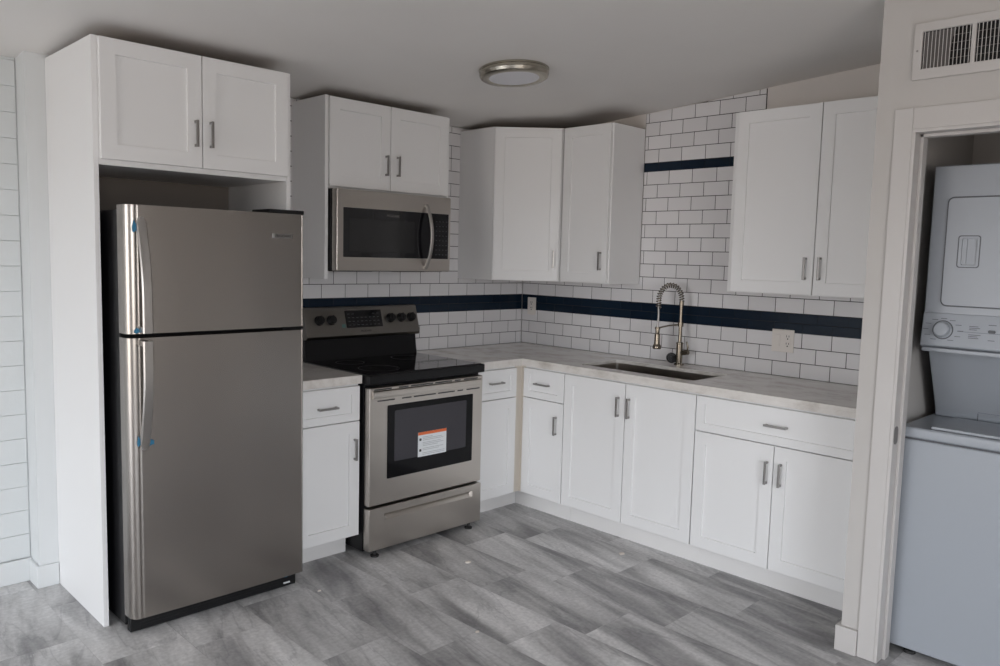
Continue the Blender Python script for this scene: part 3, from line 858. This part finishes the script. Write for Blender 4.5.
def range_more():
    dr, lb, yf, x0, x1, t = RD, RL, RYF, RX0, RX1, RT
    b = B(); box(b, -1.448, -1.258, yf-.0050, yf-.0044, .579, .594)
    o = obj('label_band', b, M['orange'], dr, W=True)
    for z in (.556, .500):
        b = B(); prism(b, rrect(-1.440, -1.426, z-.0065, z+.0065, .003), 0, .0006, mtx=Matrix(((1,0,0,0),(0,0,-1,yf-.0045),(0,1,0,0),(0,0,0,1))))
        obj('label_icon', b, M['ink'], dr, W=True)
    b = B()
    for k, (z, L) in enumerate(((.567, .07), (.559, .14), (.551, .15), (.538, .13), (.530, .15), (.522, .11), (.508, .15), (.500, .12), (.484, .16), (.476, .16))):
        box(b, -1.418, -1.418+L*.93, yf-.0049, yf-.0045, z-.0012, z+.0012)
    obj('label_print', b, M['greyink'], dr, W=True)
    # storage drawer with a recessed grip
    z0, z1 = .036, .250; zc0, zc1 = .183, .215; xa, xb = x0+.095, x1-.070
    b = B(); y1 = -.629
    xs = [x0+.004, xa, xb, x1-.006]; zs = [z0, zc0, zc1, z1]
    q = B(); yy = yf-.004
    V = {(i, k): q.verts.new((xs[i], yy, zs[k])) for i in range(4) for k in range(4)}
    for i in range(3):
        for k in range(3):
            if (i, k) != (1, 1): q.faces.new((V[i, k], V[i+1, k], V[i+1, k+1], V[i, k+1]))
    ring = [V[1, 1], V[2, 1], V[2, 2], V[1, 2]]
    inn = [q.verts.new(p) for p in ((xa+.02, yy+.004, zc0+.004), (xb-.02, yy+.004, zc0+.004), (xb-.006, yy+.022, zc1-.004), (xa+.006, yy+.022, zc1-.004))]
    for i in range(4): q.faces.new((ring[i], ring[(i+1) % 4], inn[(i+1) % 4], inn[i]))
    q.faces.new(inn)
    outer = [V[0, 0], V[1, 0], V[2, 0], V[3, 0], V[3, 1], V[3, 2], V[3, 3], V[2, 3], V[1, 3], V[0, 3], V[0, 2], V[0, 1]]
    back = [q.verts.new((v.co.x, y1, v.co.z)) for v in outer]
    for i in range(12): q.faces.new((outer[i], outer[(i+1) % 12], back[(i+1) % 12], back[i]))
    q.faces.new(back); bmesh.ops.recalc_face_normals(q, faces=q.faces); merge(b, q)
    obj('storage_drawer', b, M['steelx'], t, W=True, bev=.003)
range_more()

# ------------------------------------------------------------------ microwave
def microwave():
    x0, x1, yf = -1.7615, -1.012, -.397; z0, z1 = 1.409, 1.818
    t = thing('microwave_oven', 'stainless over-the-range microwave under the wall cabinet', 'microwave', ((x0+x1)/2, -.2, z0))
    b = B(); box(b, x0, x1, -.0095, -.352, z0+.004, z1, .002); obj('body', b, M['black'], t, W=True)
    b = B(); box(b, x0+.02, x1-.02, -.03, -.35, z0-.003, z0+.0035)
    for k in range(2): box(b, x0+.08+.36*k, x0+.30+.36*k, -.08, -.28, z0-.006, z0-.0025, .001)
    obj('underside', b, M['blackplastic'], t, W=True)
    b = B(); box(b, x0+.001, x1, -.3525, yf, z0, z1, .006, 3); dr = obj('front_door', b, M['steelx'], t, W=True)
    FM = lambda y: Matrix(((1,0,0,0),(0,0,-1,y),(0,1,0,0),(0,0,0,1)))
    b = B(); prism(b, rrect(-1.722, -1.030, 1.479, 1.727, .004), 0, .003, mtx=FM(yf+.001)); gl = obj('door_glass', b, M['glassblack'], dr, W=True)
    b = B(); prism(b, rrect(-1.688, -1.27, 1.505, 1.675, .006), 0, .001, mtx=FM(yf-.0018)); obj('viewing_window', b, M['mwglass'], dr, W=True)
    for i in range(4):
        for j in range(8):
            obj('keypad_button', box(B(), -1.122+.024*i, -1.113+.024*i, yf-.0024, yf-.0018, 1.50+.026*j, 1.504+.026*j), M['keyp'], dr, W=True)
    b = B(); box(b, -1.0315, -1.0285, yf-.003, yf, 1.479, 1.727); obj('edge_trim', b, M['chrome'], dr, W=True)
    lettering('maker_lettering', 'FRIGIDAIRE', .016, FACE_A(-1.455, yf-.0022, 1.693), M['duct'], dr, .0003)
    pts = []; N = 24
    for k in range(N+1):
        u = k/N; pts.append((-1.193, yf - .006 - .052*math.sin(PI*u)**.8, 1.424 + .346*u))
    b = B(); ribbon(b, pts, (1, 0, 0), .022, .011)
    for z in (1.431, 1.763): box(b, -1.203, -1.183, yf-.012, yf+.001, z-.006, z+.006, .002)
    obj('handle', b, M['grip'], dr, W=True)
microwave()

# ------------------------------------------------------------------ ceiling light
def ceiling_light():
    y, x = -1.115, -1.265; z = ceil_z(y)
    t = thing('ceiling_light', 'round flush-mount ceiling light with brushed nickel rim', 'ceiling light', (x, y, z))
    mt = Matrix.Translation((x, y, z)) @ Matrix.Rotation(-math.atan(CSL), 4, 'X') @ Matrix.Diagonal((.99, .99, .76, 1))
    b = B(); lathe(b, [(.10, -.0005), (.163, -.0005), (.166, -.004), (.166, -.012), (.162, -.015), (.162, -.030), (.165, -.033), (.160, -.050), (.150, -.058), (.128, -.060), (.122, -.056), (.10, -.05)], mt, 72)
    obj('rim', b, M['lampring'], t, W=True)
    b = B(); lathe(b, [(0, -.0585), (.08, -.058), (.118, -.0555), (.1225, -.0535), (.10, -.048), (0, -.048)], mt, 64)
    obj('diffuser', b, M['diff'], t, W=True)
ceiling_light()

# ------------------------------------------------------------------ return-air grille over the closet
def grille():
    y0, y1, z0, z1 = -2.747, -3.125, 2.160, 2.355
    t = thing('return_air_grille', 'white return-air grille with vertical blades above the closet', 'vent', (PX, (y0+y1)/2, z0))
    # plan: hole pairs, drawn as (y, z)
    FM = Matrix(((0, 0, -1, PX-.0005), (1, 0, 0, 0), (0, 1, 0, 0), (0, 0, 0, 1)))
    h1 = [(-2.929, 2.196), (-2.775, 2.196), (-2.775, 2.324), (-2.929, 2.324)]
    h2 = [(-3.097, 2.196), (-2.943, 2.196), (-2.943, 2.324), (-3.097, 2.324)]
    b = B(); prism(b, [(y1, z0), (y0, z0), (y0, z1), (y1, z1)], 0, .012, holes=[h1, h2], mtx=FM)
    obj('frame', b, M['ptrim'], t, W=True, bev=.0025)
    b = B(); box(b, PX-.0003, PX-.0012, -3.10, -2.772, 2.194, 2.326); obj('duct_shade_sheet', b, M['dark'], t, W=True)  # thin black sheet painted in for the shade inside the duct
    b = B()
    for a, c in ((-2.929, -2.775), (-3.097, -2.943)):
        n = 13
        for k in range(n):
            y = a + (c-a)*(k+.5)/n
            box(b, -.006, .006, -.0009, .0009, 2.196, 2.324, mtx=Matrix.Translation((PX-.0068, y, 0)) @ Matrix.Rotation(math.radians(20), 4, 'Z'))
    obj('louver_blades', b, M['ptrim'], t, W=True)
    b = B()
    for z in (2.222, 2.247, 2.273, 2.299):
        for a, c in ((-2.929, -2.775), (-3.097, -2.943)): box(b, PX-.0022, PX-.0012, a, c, z-.0012, z+.0012)
    obj('cross_wires', b, M['duct'], t, W=True)
    b = B()
    for z in (2.26,): lathe(b, [(0, .0145), (.003, .0138), (.004, .0122), (.004, .0115)], FM @ Matrix.Translation((-2.760, z, 0)), 12)
    obj('screw', b, M['pull'], t, W=True)
    b = B(); prism(b, [(-2.862, 2.198), (-2.777, 2.198), (-2.777, 2.322), (-2.88, 2.322), (-2.868, 2.29)], .0009, .0013, mtx=FM)
    o = obj('damper_plate', b, M['duct'], t, W=True); o['label'] = 'grey sheet behind the left blades'
grille()

# ------------------------------------------------------------------ stacked washer and dryer
def laundry():
    yl, yr = -2.768, -3.452; xf = -.768; wl = -2.750
    t = thing('stacked_washer_dryer', 'white stacked washer and dryer unit standing in the closet', 'washer dryer', ((xf-.05)/2, (yl+yr)/2, 0))
    b = B(); box(b, xf, -.06, yr, wl, .035, .852, .007, 3)
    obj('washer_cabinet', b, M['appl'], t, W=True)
    for fx in (xf+.06, -.12):
        for fy in (yl-.06, yr+.06):
            b = B(); lathe(b, [(0, 0), (.022, 0), (.022, .012), (.010, .016), (.010, .04), (0, .04)], Matrix.Translation((fx, fy, 0)), 16)
            obj('leveling_foot', b, M['rubber'], t, W=True)
    b = B(); box(b, xf+.012, -.07, yr+.004, yl-.004, .0345, .056); obj('base_skirt', b, M['rubber'], t, W=True)
    # washer top deck with the lid
    b = B(); box(b, xf-.004, -.06, yr-.001, wl+.001, .856, .898, .010, 3); dk = obj('washer_top', b, M['appl'], t, W=True)
    b = B(); box(b, xf-.001, -.065, yr+.003, yl-.003, .8518, .8562); obj('top_seam', b, M['applgrey'], dk, W=True)
    b = B(); box(b, xf+.012, xf+.285, yr+.06, yl-.088, .8985, .910, .004); ld = obj('washer_lid', b, M['appl'], dk, W=True)
    b = B(); box(b, xf+.008, xf+.289, yr+.056, yl-.084, .8978, .8988); obj('lid_seam', b, M['applgrey'], ld, W=True)
    # leaning riser panel between washer and dryer
    XZ = lambda y0: Matrix(((1, 0, 0, 0), (0, 0, 1, y0), (0, 1, 0, 0), (0, 0, 0, 1)))
    b = B(); prism(b, [(-.08, .8985), (-.425, .8985), (-.432, .93), (-.573, 1.180), (-.08, 1.180)], 0, yl-yr-.006, mtx=XZ(yr+.003))
    obj('riser_panel', b, M['appl'], t, W=True, bev=.004)
    b = B(); box(b, -.432, -.429, yl-.16, yl-.158, .899, .935); box(b, -.4345, -.4290, yr+.012, yl-.16, .9335, .9352); obj('riser_crease', b, M['applgrey'], t, W=True)
    # dryer
    xd = -.647
    b = B(); box(b, xd, -.06, yr, yl, 1.321, 1.884, .006, 3); box(b, xd+.002, -.06, yr+.0, yl-.0, 1.18, 1.323, .003)
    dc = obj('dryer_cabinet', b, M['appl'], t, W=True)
    b = B(); prism(b, [(-.10, 1.196), (xd-.004, 1.196), (xd-.022, 1.206), (xd-.004, 1.330), (-.10, 1.330)], 0, yl-yr, mtx=XZ(yr))
    b2 = b
    cp = obj('control_panel', b2, M['appl'], t, W=True, bev=.003)
    b = B(); box(b, xd-.006, -.1, yr+.002, yl-.002, 1.180, 1.1955, .003); obj('control_lip', b, M['appl'], t, W=True)
    tilt = math.atan2(.018, .124)
    def on(y, z):
        u = (z-1.206)/.124; x = xd-.022+.018*u
        R = Matrix(((0, 0, -1, 0), (-1, 0, 0, 0), (0, 1, 0, 0), (0, 0, 0, 1)))      # X to the viewer's right, Y up, Z out
        return Matrix.Translation((x, y, z)) @ Matrix.Rotation(tilt, 4, 'Y') @ R
    b = B(); lathe(b, [(0, 0), (.032, 0), (.032, .004), (.028, .006), (.026, .026), (.023, .029), (0, .030)], on(-2.842, 1.267), 40)
    obj('cycle_knob', b, M['appl'], cp, W=True)
    b = B(); lathe(b, [(.0318, .0003), (.034, .001), (.036, .0003)], on(-2.842, 1.267), 40); obj('knob_ring', b, M['applgrey'], cp, W=True)
    b = B(); prism(b, rrect(-.012, .012, -.0055, .0055, .005), 0, .004, mtx=on(-3.005, 1.272)); obj('button', b, M['applgrey'], cp, W=True)
    b = B()
    for k in range(11):
        a = math.radians(-60 + 30*k); r = .060
        box(b, r*math.cos(a)-.010, r*math.cos(a)+.010, r*math.sin(a)*.72-.0010, r*math.sin(a)*.72+.0010, .0, .0005, mtx=on(-2.842, 1.267))
    for z, y, L in ((1.287, -2.93, .03), (1.281, -2.93, .036), (1.275, -2.93, .026), (1.256, -2.93, .04), (1.250, -2.93, .03), (1.244, -2.93, .034), (1.296, -2.992, .026), (1.240, -2.995, .022)):
        box(b, 0, L, -.0011, .0011, 0, .0005, mtx=on(y, z))
    box(b, .05, .36, -.0006, .0006, 0, .0005, mtx=on(-2.842, 1.265))
    obj('panel_print', b, M['applgrey'], cp, W=True)
    # dryer door
    FM = Matrix(((0, 0, -1, xd-.0003), (1, 0, 0, 0), (0, 1, 0, 0), (0, 0, 0, 1)))
    b = B(); prism(b, rrect(-3.3965, -2.8225, 1.3555, 1.7675, .022), 0, .002, mtx=FM); obj('door_seam', b, M['applgrey'], dc, W=True)
    b = B(); prism(b, rrect(-3.391, -2.828, 1.361, 1.762, .020), 0, .012, holes=[rrect(-2.934, -2.884, 1.514, 1.612, .006)], mtx=FM)
    dd = obj('dryer_door', b, M['appl'], t, W=True, bev=.002)
    b = B(); prism(b, rrect(-2.936, -2.882, 1.512, 1.614, .006), .0025, .004, mtx=FM); o = obj('handle_recess', b, M['appl'], dd, W=True)
    b = B(); prism(b, rrect(-2.9455, -2.870, 1.503, 1.623, .010), .0105, .0128, holes=[rrect(-2.942, -2.8735, 1.5065, 1.6195, .008)], mtx=FM); obj('handle_bezel', b, M['applgrey'], dd, W=True)
    b = B(); prism(b, rrect(-2.900, -2.8845, 1.516, 1.610, .003), .003, .0095, mtx=FM); obj('handle_grip', b, M['appl'], dd, W=True)
laundry()

# ------------------------------------------------------------------ crumbs of plaster left on the floor
CHIPS = [((-1.40, -1.02), .020, 'white plaster chip on the floor in front of the range'),
         ((-.725, -1.452), .019, 'beige plaster chip on the floor before the sink cabinet'),
         ((-2.12, -.83), .010, 'tiny white plaster crumb on the floor by the refrigerator corner'),
         ((-1.86, -1.58), .012, 'small white plaster crumb in the middle of the floor')]
for (x, y), s, lab in CHIPS:
    b = B(); n = 9
    a0 = random.random()*6
    base = [(x + s*(.7+.5*random.random())*math.cos(a0+2*PI*k/n), y + .7*s*(.7+.5*random.random())*math.sin(a0+2*PI*k/n)) for k in range(n)]
    cx = sum(p[0] for p in base)/n; cy = sum(p[1] for p in base)/n
    loft(b, [[(px, py, .0003) for px, py in base], [(cx+(px-cx)*.9, cy+(py-cy)*.9, s*.18) for px, py in base], [(cx+(px-cx)*.45, cy+(py-cy)*.5, s*.32) for px, py in base]])
    tag(obj('plaster_chip', b, M['chip'], smooth=20), lab, 'debris', 'plaster crumbs on the floor')
